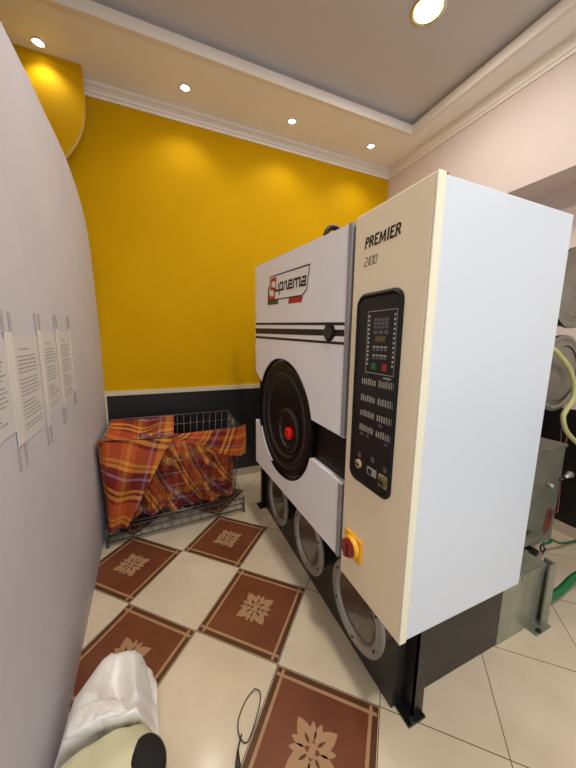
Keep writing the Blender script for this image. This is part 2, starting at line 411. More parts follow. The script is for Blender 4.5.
def stroke(mb, F, pl, w_, d, m, closed=False):
    """thick polyline with mitred joints in the plane of frame F"""
    n = len(pl); L = []; R_ = []
    for i, (a, z) in enumerate(pl):
        p0 = pl[i-1] if (i > 0 or closed) else None; p1 = pl[(i+1) % n] if (i < n-1 or closed) else None
        def dr(u, v):
            x, y = v[0]-u[0], v[1]-u[1]; l_ = math.hypot(x, y) or 1; return (x/l_, y/l_)
        d0 = dr(p0, (a, z)) if p0 else dr((a, z), p1); d1 = dr((a, z), p1) if p1 else d0
        nx, nz = -(d0[1]+d1[1]), d0[0]+d1[0]; l_ = math.hypot(nx, nz) or 1; nx, nz = nx/l_, nz/l_
        k = 1/max(.5, nx*-d0[1]+nz*d0[0])
        L.append((a+nx*w_/2*k, z+nz*w_/2*k)); R_.append((a-nx*w_/2*k, z-nz*w_/2*k))
    for i in range(n if closed else n-1):
        j = (i+1) % n
        mb.face([F(*L[i], d), F(*L[j], d), F(*R_[j], d), F(*R_[i], d)], m)
def rrect(a0, a1, z0, z1, r, n=6):
    out = []
    for (ca, cz, s0) in ((a1-r, z1-r, 0), (a0+r, z1-r, 1), (a0+r, z0+r, 2), (a1-r, z0+r, 3)):
        for k in range(n+1):
            t = PI/2*(s0+k/n); out.append((ca+r*math.cos(t), cz+r*math.sin(t)))
    return out
def text_mesh(body, F, a, z, size, d, m, parent, name='lettering', shear=0, offset=0, space=1, sx=1):
    cu = bpy.data.curves.new(name, 'FONT'); cu.body = body; cu.size = size; cu.shear = shear; cu.offset = offset; cu.space_character = space
    tmp = bpy.data.objects.new('tmp', cu); COL.objects.link(tmp)
    bpy.context.view_layer.update()
    me = bpy.data.meshes.new_from_object(tmp.evaluated_get(bpy.context.evaluated_depsgraph_get()))
    bpy.data.objects.remove(tmp); bpy.data.curves.remove(cu)
    for v in me.vertices: v.co = F(a+v.co.x*sx, z+v.co.y, d)
    me.materials.clear(); me.materials.append(M[m]); me.name = name
    o = bpy.data.objects.new(name, me); COL.objects.link(o); o.parent = parent; return o

# lettering on the cabinet front (drawn as flared capitals)
b = MB()
def glyph(mb, F, strokes, a, z, h, w_, d, m, sh=0, kx=1):
    for pl in strokes:
        stroke(mb, F, [(a+x*h*kx+sh*y*h, z+y*h) for x, y in pl], w_, d, m)
GL = {
 'P': ([[(.08, 0), (.08, 1)], [(.08, .97), (.36, .97), (.5, .86), (.5, .62), (.36, .5), (.08, .5)], [(-.05, .03), (.2, .03)]], .62),
 'R': ([[(.08, 0), (.08, 1)], [(.08, .97), (.36, .97), (.5, .86), (.5, .64), (.36, .52), (.08, .52)], [(.3, .52), (.6, .0)], [(-.05, .03), (.2, .03)]], .72),
 'E': ([[(.08, 0), (.08, 1)], [(.0, .97), (.5, .97), (.5, .86)], [(.08, .52), (.42, .52)], [(.0, .03), (.52, .03), (.53, .15)]], .66),
 'M': ([[(.1, 0), (.15, 1)], [(.15, .98), (.45, .15), (.75, .98)], [(.75, 1), (.82, 0)], [(.0, .03), (.2, .03)], [(.7, .03), (.92, .03)]], .98),
 'I': ([[(.14, 0), (.14, 1)], [(.02, .97), (.26, .97)], [(.02, .03), (.26, .03)]], .38),
}
a = .062
for ch in 'PREMIER':
    st, adv = GL[ch]
    glyph(b, CF, st, a, 1.812, 0.032, .0068, .0008, 'ink', .10, 1.06); a += adv*.0365
G2 = {'2': ([[(.0, .92), (.38, .92), (.5, .8), (.5, .62), (.4, .52), (.1, .45), (.0, .34), (.0, .06), (.5, .06)]], .68), '1': ([[(.1, .0), (.1, .98)]], .26),
      '0': ([[(.12, .06), (.4, .06), (.5, .18), (.5, .82), (.4, .94), (.12, .94), (.02, .82), (.02, .18), (.12, .06)]], .68)}
b.build('cabinet_lettering', mach)
b = MB(); a = .062
for ch in '2100':
    st, adv = G2[ch]; glyph(b, CF, st, a, 1.750, .030, .0028, .0008, 'ink', .2, 1); a += adv*.030
b.build('cabinet_lettering', mach)

def CP(a, z, d=0): return CF(a+.010, z-.011, d)
# control panel
cp = MB()
out = rrect(.030, .256, .972, 1.668, .040); inn = rrect(.046, .242, .990, 1.650, .028)
n = len(out)
cp.prism(out, 0, .004, 'black', lambda a, z, d: CP(a, z, d))
for k in range(n):
    j = (k+1) % n
    cp.face([CP(*out[k], .004), CP(*out[j], .004), CP(*[(p+q_)/2 for p, q_ in zip(out[j], inn[j])], .012), CP(*[(p+q_)/2 for p, q_ in zip(out[k], inn[k])], .012)], 'black', True)
    cp.face([CP(*[(p+q_)/2 for p, q_ in zip(out[k], inn[k])], .012), CP(*[(p+q_)/2 for p, q_ in zip(out[j], inn[j])], .012), CP(*inn[j], .0045), CP(*inn[k], .0045)], 'black', True)
cp.face([CP(a_, z_, .0046) for a_, z_ in inn], 'panel_face')
panel = cp.build('control_panel', mach); panel['label'] = 'black rounded control panel with keys and lamps'
def Crect(mb, a0, a1, z0, z1, m, d=.006): mb.prism([(a0, z0), (a1, z0), (a1, z1), (a0, z1)], .0047, d, m, lambda a, z, c: CP(a, z, c))
b = MB(); stroke(b, CP, [(.096, 1.395), (.236, 1.395), (.236, 1.604), (.096, 1.604)], .0016, .0052, 'led', True); b.build('outline', panel)
for col in (.104, .228):
    for k in range(12):
        b = MB(); z = 1.588-k*.0148; Crect(b, col-.003, col+.003, z-.0035, z+.0035, 'led'); b.build('indicator_lamp', panel)
for r_ in range(3):
    for c in range(4):
        b = MB(); a = .130+c*.0185; z = 1.580-r_*.0125; Crect(b, a, a+.014, z-.0095, z, 'key'); b.build('key', panel)
for c in range(3):
    b = MB(); a = .130+c*.026; Crect(b, a, a+.018, 1.528, 1.540, 'key'); b.build('key', panel)
b = MB(); Crect(b, .139, .188, 1.503, 1.521, 'lcd'); b.build('display', panel)
for zz in (1.484, 1.456):
    for c in range(4):
        b = MB(); a = .130+c*.0185; Crect(b, a, a+.012, zz-.012, zz-.002, 'key'); Crect(b, a, a+.014, zz, zz+.003, 'led'); b.build('key', panel)
b = MB(); Crect(b, .128, .148, 1.408, 1.430, 'green'); b.build('start_key', panel)
b = MB(); Crect(b, .182, .203, 1.408, 1.430, 'red'); b.build('stop_key', panel)
b = MB(); Crect(b, .084, .118, 1.381, 1.387, 'dgreen'); b.build('status_strip', panel)
b = MB(); Crect(b, .190, .226, 1.381, 1.387, 'keywhite', .0055); b.build('status_strip', panel)
random.seed(3)
for zt in (1.364, 1.303, 1.247, 1.191):
    for c in range(15):
        if c == 7: continue
        b = MB(); a = .080+c*.0114; zz = zt-.0
        Crect(b, a, a+.0055, zz-.013, zz+.011*(random.random()*.5+.5), 'keywhite', .0055); b.build('legend_key', panel)
    for c in range(5):
        if random.random() < .55:
            b = MB(); a = .086+c*.032; Crect(b, a, a+.016, zt-.031, zt-.022, 'dgreen' if zt > 1.28 else 'key', .0052); b.build('lower_key', panel)
for (a, z) in ((.088, 1.079), (.162, 1.088), (.228, 1.077)):
    b = MB(); Crect(b, a-.008, a+.008, z-.008, z+.010, 'key'); b.build('mark', panel)
def dial(a, z, r, sq):
    b = MB()
    if sq: Crect(b, a-r*1.15, a+r*1.15, z-r*1.2, z+r*1.2, 'dial', .008)
    o_ = Vector(CP(a, z, .007)); b.lathe([(r, 0), (r, .006), (r*.8, .009), (.0001, .009)], 'dial' if not sq else 'lcd', o_, (-1, 0, 0), (0, -1, 0), (0, 0, 1), 24)
    b.prism([(a-r*.7, z-.0025), (a+r*.7, z-.0025), (a+r*.7, z+.0025), (a-r*.7, z+.0025)], .016, .020, 'ink', lambda p, q_, c: CP(p, q_, c))
    b.build('dial', panel)
dial(.090, 1.046, .017, False); dial(.222, 1.035, .018, True)
b = MB(); Crect(b, .138, .186, 1.030, 1.056, 'keywhite', .008); Crect(b, .146, .164, 1.034, 1.052, 'ink', .010); b.build('rocker', panel)
# rotary isolator
sw = MB(); sa, sz = .078, .692
sw.prism(rrect(sa-.052, sa+.052, sz-.050, sz+.050, .006), 0, .010, 'sw_yellow', lambda a, z, d: CP(a, z, d))
sw = sw.build('isolator_switch', mach, bevel=.002); sw['label'] = 'yellow switch plate with dark red rotary knob'
b = MB(); b.lathe([(.047, 0), (.043, .016), (.040, .018), (.0001, .018)], 'sw_yellow', CP(sa, sz, .008), (-1, 0, 0), (0, -1, 0), (0, 0, 1), 36); b.build('collar', sw)
b = MB(); b.lathe([(.036, 0), (.036, .014), (.032, .019), (.0001, .019)], 'knob_red', CP(sa, sz, .022), (-1, 0, 0), (0, -1, 0), (0, 0, 1), 36)
b.prism([(sa-.008, sz-.031), (sa+.008, sz-.031), (sa+.008, sz+.031), (sa-.008, sz+.031)], .038, .046, 'knob_red', lambda a, z, d: CP(a, z, d)); b.build('rotary_knob', sw)

# front door, two white panels either side of a dark band
EC, EZ, ERX, ERZ = .605, 1.0, .355, .355          # cut-out ellipse, measured from the near edge
def sa_(s): return SL - s
def ell(t): return (EC+ERX*math.cos(t), EZ+ERZ*math.sin(t))
def t_of(s, z): return math.atan2((z-EZ)/ERZ, (s-EC)/ERX)
N_ = 40
tr = PI-math.asin((1.096-EZ)/ERZ); tl = math.asin((1.166-EZ)/ERZ)
up = [(0, 1.924), (SL, 1.924), (SL, 1.226)] + [ell(tl+(tr-tl)*k/N_) for k in range(N_+1)] + [(0, 1.096)]
br = PI-math.asin((.896-EZ)/ERZ); bl = math.asin((.852-EZ)/ERZ)+2*PI
lo = [(0, .551), (0, .896)] + [ell(br+(bl-br)*k/N_) for k in range(N_+1)] + [(SL, .868), (SL, .551)]
for poly, nm, lb in ((up, 'front_panel', 'white upper door panel with black stripes and badge'), (lo, 'front_panel', 'white lower door panel below the porthole')):
    b = MB(); b.prism([(sa_(s_), z_) for s_, z_ in poly], -.028, 0, 'door_enamel', lambda a, z, d: DF(a, z, d))
    o = b.build(nm, mach); o['label'] = lb
    if poly is up: upper = o
b = MB()
for (z0, z1) in ((1.100, 1.924), (.551, .890)):
    b.prism([(SL-.022, z0), (SL+.001, z0), (SL+.001, z1+.002), (SL-.022, z1+.002)], -.028, .003, 'greyedge', lambda a, z, d: DF(a, z, d))
b.build('edge_strip', mach, bevel=.002)
b = MB()   # stripes: (far z0,z1) -> (near z0,z1)
for f0, f1, n0, n1 in ((1.542, 1.556, 1.551, 1.563), (1.483, 1.519, 1.508, 1.534), (1.452, 1.467, 1.474, 1.485)):
    b.face([DF(.003, f0, .0008), DF(SL-.025, n0, .0008), DF(SL-.025, n1, .0008), DF(.003, f1, .0008)], 'ink')
b.build('stripe', upper)
b = MB(); b.lathe([(.038, 0), (.038, .006), (.026, .010), (.0001, .007)], ['black', 'black', 'gunmetal'], DF(sa_(.126), 1.521, .001), tuple(-TN), tuple(-TT), (0, 0, 1), 32); b.build('indicator_lens', upper)
# badge
DF0 = DF
def DB(a, z, d=0): return DF0(a, z-.008, d)
b = MB()
L0 = sa_(.797)    # left
par = [(L0+.022, 1.834), (L0+.490, 1.834), (L0+.465, 1.722), (L0+.420, 1.699), (L0-.002, 1.699)]
b.face([DB(a, z, .0008) for a, z in par], 'logo_white')
stroke(b, DB, par, .0065, .0014, 'ink', True)
b.face([DB(L0-.016, 1.672, .001), DB(L0+.140, 1.672, .001), DB(L0+.142, 1.6955, .001), DB(L0-.004, 1.6955, .001), DB(L0+.016, 1.795, .001), DB(L0-.012, 1.765, .001)], 'logo_green')
b.face([DB(L0+.268, 1.667, .001), DB(L0+.418, 1.667, .001), DB(L0+.430, 1.6955, .001), DB(L0+.276, 1.6955, .001)], 'logo_red')
SG = {'S': [[(.62, .80), (.62, 1), (.1, 1), (.1, .56), (.56, .46), (.56, .0), (.0, .0), (.0, .2)]],
      'u': [[(.05, 1), (.05, .1), (.75, .1), (.75, 1)], [(.75, .1), (1.0, .1)]],
      'p': [[(.1, -.5), (.1, .95), (.8, .95), (.8, .1), (.1, .1)], [(.8, .1), (1, .1)]],
      'r': [[(.1, 0), (.1, .95), (.1, .6), (.3, .95), (.7, .95)], [(.6, .9), (.75, .1), (1, .1)]],
      'e': [[(.1, .52), (.75, .52), (.75, .95), (.1, .95), (.1, .1), (1, .1)]],
      'm': [[(.08, 0), (.08, .95), (1.3, .95), (1.3, .1), (1.5, .1)], [(.7, .95), (.7, .0)]],
      'a': [[(.1, .95), (.8, .95), (.8, .1), (1, .1)], [(.8, .1), (.1, .1), (.1, .5), (.8, .5)]]}
def sg(ch, a, z, h, wd, w_, m, sh=.18):
    for pl in SG[ch]: stroke(b, DB, [(a+x*wd+sh*y*h, z+y*h) for x, y in pl], w_, .0016, m)
sg('S', L0+.014, 1.710, .104, .125, .019, 'logo_red', .12)
a = L0+.098
for ch, wd in (('u', .052), ('p', .052), ('r', .052), ('e', .055), ('m', .055), ('a', .054)):
    sg(ch, a, 1.743, .044, wd, .0112, 'ink'); a += wd*(1.52 if ch == 'm' else 1.06)
b.build('badge', upper)
# dark recess behind the band and the porthole
b = MB(); b.prism([(0.004, .60), (SL-.004, .60), (SL-.004, 1.42), (0.004, 1.42)], -.038, -.0295, 'maroon', lambda a, z, d: DF(a, z, d)); b.build('porthole_surround', mach)
pc = DF(sa_(EC), EZ, 0)
b = MB()
b.lathe([(1.0, .0005), (.985, .0008), (.985, -.020), (.955, -.022), (.945, -.006), (.90, -.003), (.84, -.006), (.81, -.014), (.76, -.014), (.74, -.008), (.66, -.010), (.62, -.022), (.001, -.027)],
        ['black', 'black', 'ring', 'black', 'black', 'black', 'gunmetal', 'matte_black', 'gunmetal', 'black', 'gunmetal', 'black'],
        pc, tuple(-TN), tuple(-TT), (0, 0, 1), 72, ERX, ERZ)
ld = b.build('loading_door', mach); ld['label'] = 'round black porthole door with ringed rim'
pk = DF(sa_(.53), .950, 0)
b = MB(); b.lathe([(.128, -.024), (.128, -.006), (.118, .000), (.100, .000), (.094, -.012), (.070, -.014), (.001, -.014)], ['gunmetal', 'gunmetal', 'black', 'gunmetal', 'matte_black', 'maroon'], pk, tuple(-TN), tuple(-TT), (0, 0, 1), 48); b.build('inner_ring', ld)
b = MB(); b.lathe([(.036, -.016), (.035, .008), (.026, .015), (.001, .016)], 'btn_red', DF(sa_(.50), .944, 0), tuple(-TN), tuple(-TT), (0, 0, 1), 32); k_ = b.build('red_button', ld); k_['label'] = 'bright red round button'
b = MB(); b.box((.64, 0, 0), (.65, .01, .01), 'black') if False else None
# body behind the door, base
b = MB(); b.box((.80, Y1+.02, .50), (1.45, 2.20, 1.86), 'matte_black'); b.build('body', mach, bevel=.01)
b = MB(); b.box((.80, .745, .001), (1.464, 2.46, .50), 'base_black'); b.build('base', mach, bevel=.003)
b = MB(); b.box((1.464, .742, .001), (1.80, 1.6, .355), 'galv')
b.box((1.60, .735, .32), (1.80, .742, .355), 'galv'); b.build('rear_base_panel', mach, bevel=.003)
def lathe_x(mb, x0, yc, zc, prof, m, n=44): mb.lathe(prof, m, (x0, yc, zc), (-1, 0, 0), (0, -1, 0), (0, 0, 1), n)
for k, yc in enumerate((.89, 1.335, 1.80)):
    b = MB(); lathe_x(b, .80, yc, .388, [(.150, 0), (.150, .08), (.174, .085), (.178, .096), (.172, .10), (.138, .10), (.130, .088), (.001, .088)],
                      ['base_black', 'base_black', 'ring', 'ring', 'ring', 'ring', 'lidglass'])
    o = b.build('trap_lid', mach)
    for j in range(6):
        an = PI/6+j*PI/3
        c = MB(); lathe_x(c, .70, yc+.153*math.cos(an), .388+.153*math.sin(an), [(.0055, 0), (.0055, .004), (.001, .005)], 'gunmetal', 10); c.build('bolt', o)
# front leg: angle iron with foot flange
def leg(x, y, z1, sx=1, m='leg_black'):
    b = MB(); b.box((x, y, .008), (x+.055*sx, y+.008, z1), m) if sx > 0 else b.box((x-.055, y, .008), (x, y+.008, z1), m)
    b.box((x, y, .008), (x+.008, y+.055, z1), m)
    b.box((x-.035 if sx > 0 else x-.13, y-.02, .0005), (x+(.052 if sx > 0 else .0), y+.07, .010), m)
    b.lathe([(.012, .0), (.012, .012), (.001, .012)], 'gunmetal', (x-.014 if sx > 0 else x-.10, y-.012, .010), (0, 0, 1), (1, 0, 0), (0, 1, 0), 6)
    return b.build('leg', mach)
leg(.855, .688, .50); leg(.775, 2.34, .5); leg(1.835, .712, .36, -1, 'galv')
# rear equipment: two stacked fan drums, metal box, pipes
def lathe_y(mb, x, y, z, prof, m, n=48, sx=1, sy=1): mb.lathe(prof, m, (x, y, z), (0, -1, 0), (1, 0, 0), (0, 0, 1), n, sx, sy)
for (x, z, r) in ((2.07, 1.785, .20), (2.03, 1.325, .20)):
    b = MB(); lathe_y(b, x, .93, z, [(r, -.7), (r, 0), (r+.012, .002), (r+.012, .02), (r-.006, .026), (r-.02, .02), (r-.045, .03), (r-.05, .024), (.05, .04), (.001, .04)],
                      ['tank', 'tank_rim', 'tank_rim', 'tank', 'tank', 'tank', 'tank_rim', 'tank', 'tank'])
    b.build('fan_drum', mach)
b = MB(); b.box((1.40, 1.0, 1.50), (1.75, 1.5, 1.58), 'tank_rim'); b.box((1.40, 1.0, .84), (2.1, 1.5, 1.15), 'matte_black'); b.box((1.40, 1.0, 1.15), (1.60, 1.5, 1.50), 'matte_black'); b.build('rear_bracket', mach)
b = MB(); b.box((1.35, .93, .235), (2.27, 1.45, .87), 'boxmetal'); b.box((1.35, .922, .862), (2.276, 1.46, .88), 'boxmetal')
bx = b.build('control_box', mach, bevel=.004)
b = MB(); b.tube([(2.12, .93, .645), (2.12, .905, .645), (2.12, .895, .645)], [.014, .014, .010], 'brass', 12); b.build('knob', bx)
b = MB()
for xx in (1.72, 1.83, 1.95):
    b.prism([(xx+.03*math.cos(k*PI/8), 1.02+.022*math.sin(k*PI/8)) for k in range(16)], .8801, .883, 'ink')
b.build('terminal_hole', bx)
b = MB(); b.prism([(2.17, .46), (2.20, .47), (2.23, .44), (2.24, .36), (2.22, .31), (2.18, .29), (2.15, .34), (2.16, .40)], .9285, .9295, 'pipe_red', lambda a, z, d: (a, d, z)); b.build('rust_patch', bx)
b = MB()
b.tube([(1.50, .85, .40), (1.80, .85, .40), (1.93, .87, .39), (1.96, .95, .37)], .022, 'boxmetal'); b.tube([(1.50, .83, .30), (1.80, .83, .30), (1.95, .86, .29), (1.98, .95, .27)], .018, 'tank_rim'); b.build('drain_pipe', mach)
b = MB()
b.tube([(2.31, .95, .95), (2.30, .95, .7), (2.31, .94, .5), (2.27, .92, .43), (2.21, .915, .45), (2.19, .92, .41)], .005, 'pipe_red', 8)
b.tube([(2.34, 1.0, 1.0), (2.33, .97, .6), (2.29, .95, .26)], .005, 'gunmetal', 8)
b.build('copper_pipe', mach)
b = MB(); b.tube([(2.31, .93, .655), (2.35, .93, .658), (2.375, .93, .662)], [.010, .014, .022], 'brass', 12); b.tube([(2.25, .925, .648), (2.31, .93, .655)], .01, 'gunmetal', 8); b.build('valve', mach)
b = MB(); b.tube([(2.16, .925, .232), (2.17, .91, .21), (2.15, .91, .185), (2.135, .915, .205), (2.145, .925, .232)], .006, 'gunmetal', 8); b.build('hook', mach)
# black hose loop standing above the door
b = MB(); b.tube([(.785+.045*math.cos(PI*k/12), 1.30, 1.972+.048*math.sin(PI*k/12)) for k in range(13)], .012, 'matte_black', 10)
b.tube([(.83, 1.30, 1.965), (.83, 1.30, 1.855)], .012, 'matte_black', 10); b.tube([(.72, 1.30, 1.965), (.735, 1.30, 1.90), (.81, 1.30, 1.84)], .012, 'matte_black', 10); b.build('top_hose', mach)
adopt(mach)

def fixkids(root):
    pass

# ------------------------------------------------------------------ hoses
def spline(pts, n=8):
    P = [Vector(p) for p in pts]; out = []
    for i in range(len(P)-1):
        p0 = P[max(i-1, 0)]; p1 = P[i]; p2 = P[i+1]; p3 = P[min(i+2, len(P)-1)]
        for k in range(n):
            t = k/n; out.append(.5*((2*p1)+(-p0+p2)*t+(2*p0-5*p1+4*p2-p3)*t*t+(-p0+3*p1-3*p2+p3)*t**3))
    out.append(P[-1]); return out
b = MB(); b.tube(spline([(1.72, .86, 1.49), (1.832, .86, 1.458), (1.895, .86, 1.427), (1.998, .86, 1.362), (2.074, .86, 1.272), (2.087, .86, 1.193), (2.035, .86, 1.129), (2.018, .86, 1.085), (2.069, .86, 1.011), (2.172, .86, .94), (2.32, .86, .86), (2.55, .88, .78), (2.84, .90, .75)]), .0125, 'hose_y', 10)
tag(b.build('rubber_hose'), 'pale yellow rubber hose bending down in front of the lower fan drum', 'hose')
b = MB(); b.tube(spline([(1.88, .80, .04), (1.90, .77, .07), (2.02, .75, .105), (2.2, .75, .145), (2.45, .72, .12), (2.7, .6, .03), (2.8, .4, .02)]), .020, 'hose_g', 12)
tag(b.build('garden_hose'), 'thick green hose coming out beside the rear galvanised leg', 'hose')
b = MB(); b.tube(spline([(2.19, .93, .222), (2.27, .93, .215), (2.4, .98, .16), (2.6, 1.0, .06), (2.82, 1.0, .02)]), .009, 'hose_g', 10)
tag(b.build('garden_hose'), 'thin dark green hose running from the grey metal box towards the skirting', 'hose')

# ------------------------------------------------------------------ notices on the grey wall
random.seed(5)
def WP(y, z, d): return (wx(y)+d, y, z)
papers = [(.76, 1.085, 1.218, 1.49, 'leftmost printed notice on the grey wall, cut off by the picture edge'),
          (1.125, 1.355, 1.165, 1.496, 'second printed notice from the left on the grey wall'),
          (1.405, 1.60, 1.180, 1.508, 'third printed notice on the grey wall from the left'),
          (1.645, 1.85, 1.180, 1.518, 'rightmost printed notice on the grey wall, nearest the basket')]
for y0, y1, z0, z1, lb in papers:
    b = MB(); b.prism([(y0, z0), (y1, z0), (y1, z1), (y0, z1)], .0012, .0022, 'paper', lambda y, z, d: WP(y, z, d))
    o = b.build('paper_notice'); tag(o, lb, 'notice', 'printed notices on the grey wall')
    b = MB(); z = z1-.045; ln = 0
    while z > z0+.03:
        y = y0+.03+(.02 if ln == 0 else 0)
        end = y1-.025-random.random()*.03 if ln not in (0, 11, 12) else y1-.09
        while y < end:
            w_ = .008+random.random()*.022
            b.face([WP(y, z, .0026), WP(min(y+w_, end), z, .0026), WP(min(y+w_, end), z+.0045, .0026), WP(y, z+.0045, .0026)], 'papertext'); y += w_+.004
        z -= .0125 if ln % 5 else .022
        ln += 1
    b.build('print', o)
strips = [(1.105, .026, 1.10, 1.565, 'wide strip of clear tape, first from the left beside the notices'), (1.380, .022, 1.08, 1.575, 'strip of clear tape between the second and third notices'),
          (1.622, .019, 1.10, 1.585, 'strip of clear tape between the third and rightmost notices'), (1.865, .014, 1.14, 1.59, 'strip of clear tape at the right end of the row of notices')]
for yc, hw, z0, z1, lb in strips:
    b = MB(); b.prism([(yc-hw, z0+.07), (yc+hw, z0+.07), (yc+hw, z1-.06), (yc-hw, z1-.06)], .003, .0042, 'tape', lambda y, z, d: WP(y, z, d))
    for (q0, q1) in ((z0, z0+.07), (z1-.06, z1)):
        for s_ in (-1, 1):
            b.prism([(yc+s_*hw-.005, q0), (yc+s_*hw+.005, q0), (yc+s_*hw+.005, q1), (yc+s_*hw-.005, q1)], .001, .0035, 'tape_end', lambda y, z, d: WP(y, z, d))
    tag(b.build('tape_strip'), lb, 'tape', 'tape strips holding the notices')

# ------------------------------------------------------------------ wire basket
bk = empty('wire_basket', (.08, 2.6, 0)); tag(bk, 'large steel wire basket standing in the corner against the black tiles', 'basket')
# corner points (x,y) at bottom and top; slightly turned, slightly flared
BT = [(-.408, 2.27), (.585, 2.34), (.60, 2.93), (-.428, 2.93)]
BB = [(-.392, 2.31), (.53, 2.37), (.55, 2.86), (-.405, 2.87)]
ZB_, ZT_ = .13, .765
def side(i, t, h):
    a = Vector((*BB[i], ZB_)); a2 = Vector((*BB[(i+1) % 4], ZB_)); c = Vector((*BT[i], ZT_)); c2 = Vector((*BT[(i+1) % 4], ZT_))
    lo_ = a.lerp(a2, t); hi_ = c.lerp(c2, t); return lo_.lerp(hi_, h)
for i in range(4):
    nv = 17 if i % 2 == 0 else 10
    b = MB()
    for k in range(nv+1): b.tube([side(i, k/nv, 0), side(i, k/nv, 1)], .0024, 'wire', 6)
    for h in (.18, .36, .52, .68, .86): b.tube([side(i, 0, h), side(i, 1, h)], .0026, 'wire', 6)
    b.build('wire_panel', bk)
for h, r_, m_ in ((1, .006, 'wire'), (0, .006, 'wire')):
    b = MB(); b.tube([side(0, 0, h), side(1, 0, h), side(2, 0, h), side(3, 0, h), side(0, 0, h)], r_, m_, 8); b.build('rim', bk)
b = MB()
for k in range(14):
    t = k/13; p, q_ = side(0, t, 0), side(2, 1-t, 0); b.tube([p, q_], .003, 'wire', 6)
for k in range(9):
    t = k/8; p, q_ = side(3, 1-t, 0), side(1, t, 0); b.tube([p, q_], .003, 'wire', 6)
b.build('bottom_grid', bk)
b = MB()
fr = [(-.412, 2.26), (.60, 2.33), (.62, 2.92), (-.425, 2.92)]
for z in (.035, .085, .13):
    b.tube([(x, y, z) for x, y in fr+fr[:1]], .005 if z > .05 else .006, 'basemetal', 8)
for (x, y) in fr: b.tube([(x, y, .03), (x, y, .14)], .008, 'basemetal', 8)
for k in range(1, 14):
    t = k/14; b.tube([(fr[0][0]+(fr[1][0]-fr[0][0])*t, fr[0][1]+(fr[1][1]-fr[0][1])*t, .035), (fr[0][0]+(fr[1][0]-fr[0][0])*t, fr[0][1]+(fr[1][1]-fr[0][1])*t, .13)], .003, 'wire', 6)
b.build('lower_frame', bk)
for (x, y) in fr:
    b = MB(); b.tube([(x, y, .001), (x, y, .03)], [.012, .008], 'basemetal', 8); b.build('foot', bk)
adopt(bk)

# ------------------------------------------------------------------ plaid cloth
M['plaid'] = plaid_mat()
cl = MB(); cl.uv = []
def sheet(fn, uvf, nu, nv):
    vs = [fn(i/nu, j/nv) for j in range(nv+1) for i in range(nu+1)]
    cl.uv += [uvf(i/nu, j/nv) for j in range(nv+1) for i in range(nu+1)]
    fs = [[j*(nu+1)+i, j*(nu+1)+i+1, (j+1)*(nu+1)+i+1, (j+1)*(nu+1)+i] for j in range(nv) for i in range(nu)]
    cl.raw(vs, fs, 'plaid', True)
def fy(x): return 2.27+(x+.385)*.0722           # front rim line
def nz(x, y, z, s=1.0): return noise.noise(Vector((x*s, y*s, z*s)))
# left flap: from the rim down, narrowing towards its hem
def lf(u, v):
    xl = -.428+.02*v; xr = .06-.335*v**.9
    x = xl+(xr-xl)*u; z = .79-.035*u*(1-v)-.685*v+.03*u*v
    fold = .022*math.sin(u*9+v*3)*min(1, v*2)+.012*nz(x*6, z*4, 1)
    y = fy(x)-.022-.018*math.sin(PI*min(1, v*1.6))+fold*.8
    if u < .12: y += (.12-u)*.5
    return Vector((x, y, z))
sheet(lf, lambda u, v: (.52*u*(1-.55*v)+.02+.12*v, .70*v-.10*u+.015*math.sin(u*5+v*4)), 40, 40)
# over the left end: rim front to rim back
def lt(u, v):
    xl = -.428+.004*v; xr = .06+.03*v
    x = xl+(xr-xl)*u; y = fy(x)-.022+(2.94-fy(x)+.02)*v
    z = .79-.03*u-.10*math.sin(PI*v)*math.sin(PI*min(1, u*1.1+.1))+.015*nz(x*8, y*6, 2)+(-.03*v*(1-u))
    return Vector((x, y, z))
sheet(lt, lambda u, v: (.5*u+.02, -.6*v-.10*u+.03*math.sin(u*6)), 30, 24)
# right flap folded over the front rim
def rf(u, v):
    x = .02+.60*u
    top = .778-.012*u+.03*max(0, u-.92)*12; dep = .02+.135*min(1, u*1.6)+.16*max(0, u-.35)
    z = top-dep*v
    y = fy(x)-.016-.010*math.sin(PI*v)+.010*math.sin(u*11+v*2)*v+.006*nz(x*9, z*9, 3)
    return Vector((x, y, z))
sheet(rf, lambda u, v: (.5*v+.1*u, .74*u+.10*v+.2), 44, 14)
# back side of the folded band, into the basket
def rb(u, v):
    x = .02+.60*u; z = .778-.012*u+.03*max(0, u-.92)*12-.05*v; y = fy(x)-.016+.06*v
    return Vector((x, y, z))
sheet(rb, lambda u, v: (-.1*v+.1*u, .74*u+.2), 30, 4)
# heap inside the basket, pleated against the front wires
def hp_(u, v):
    x = -.37+.90*u; t = v
    zt = .66-.06*u+.08*math.sin(u*5)+.03*nz(x*5, 0, 5)
    z = .145+(zt-.145)*t if t < .8 else .145+(zt-.145)*.8+(zt-.145)*.2*math.sin((t-.8)/.2*PI/2)
    inn_ = 0 if t < .8 else ((t-.8)/.2)**2*.22
    y = fy(x)+.050-.02*t+inn_+.032*math.sin(u*38+2*math.sin(v*3))+.03*nz(x*7, z*5, 9)
    return Vector((x, y+.02, z))
sheet(hp_, lambda u, v: (.5*v-.3*u, 1.15*u+.38*v+.05*math.sin(u*17+3*v)), 90, 40)
def hb(u, v):
    x = -.37+.90*u; y = fy(x)+.30+.48*v-.02
    z = .66-.06*u+.08*math.sin(u*5)-.10*v+.05*nz(x*6, y*6, 4)-.05
    return Vector((x, min(y, 2.9-.06), z))
sheet(hb, lambda u, v: (.9*u, .5*v), 40, 14)
# lower right bulge
def rs(u, v):
    y = 2.39+.46*u; x = .515-.02*math.sin(u*12)+.02*v; z = .15+.42*v
    return Vector((x-.02, y, z))
sheet(rs, lambda u, v: (.4*u, .4*v), 16, 12)
tag(cl.build('plaid_cloth'), 'orange, red and yellow plaid cloth heaped in the wire basket and hanging over its rim', 'cloth')

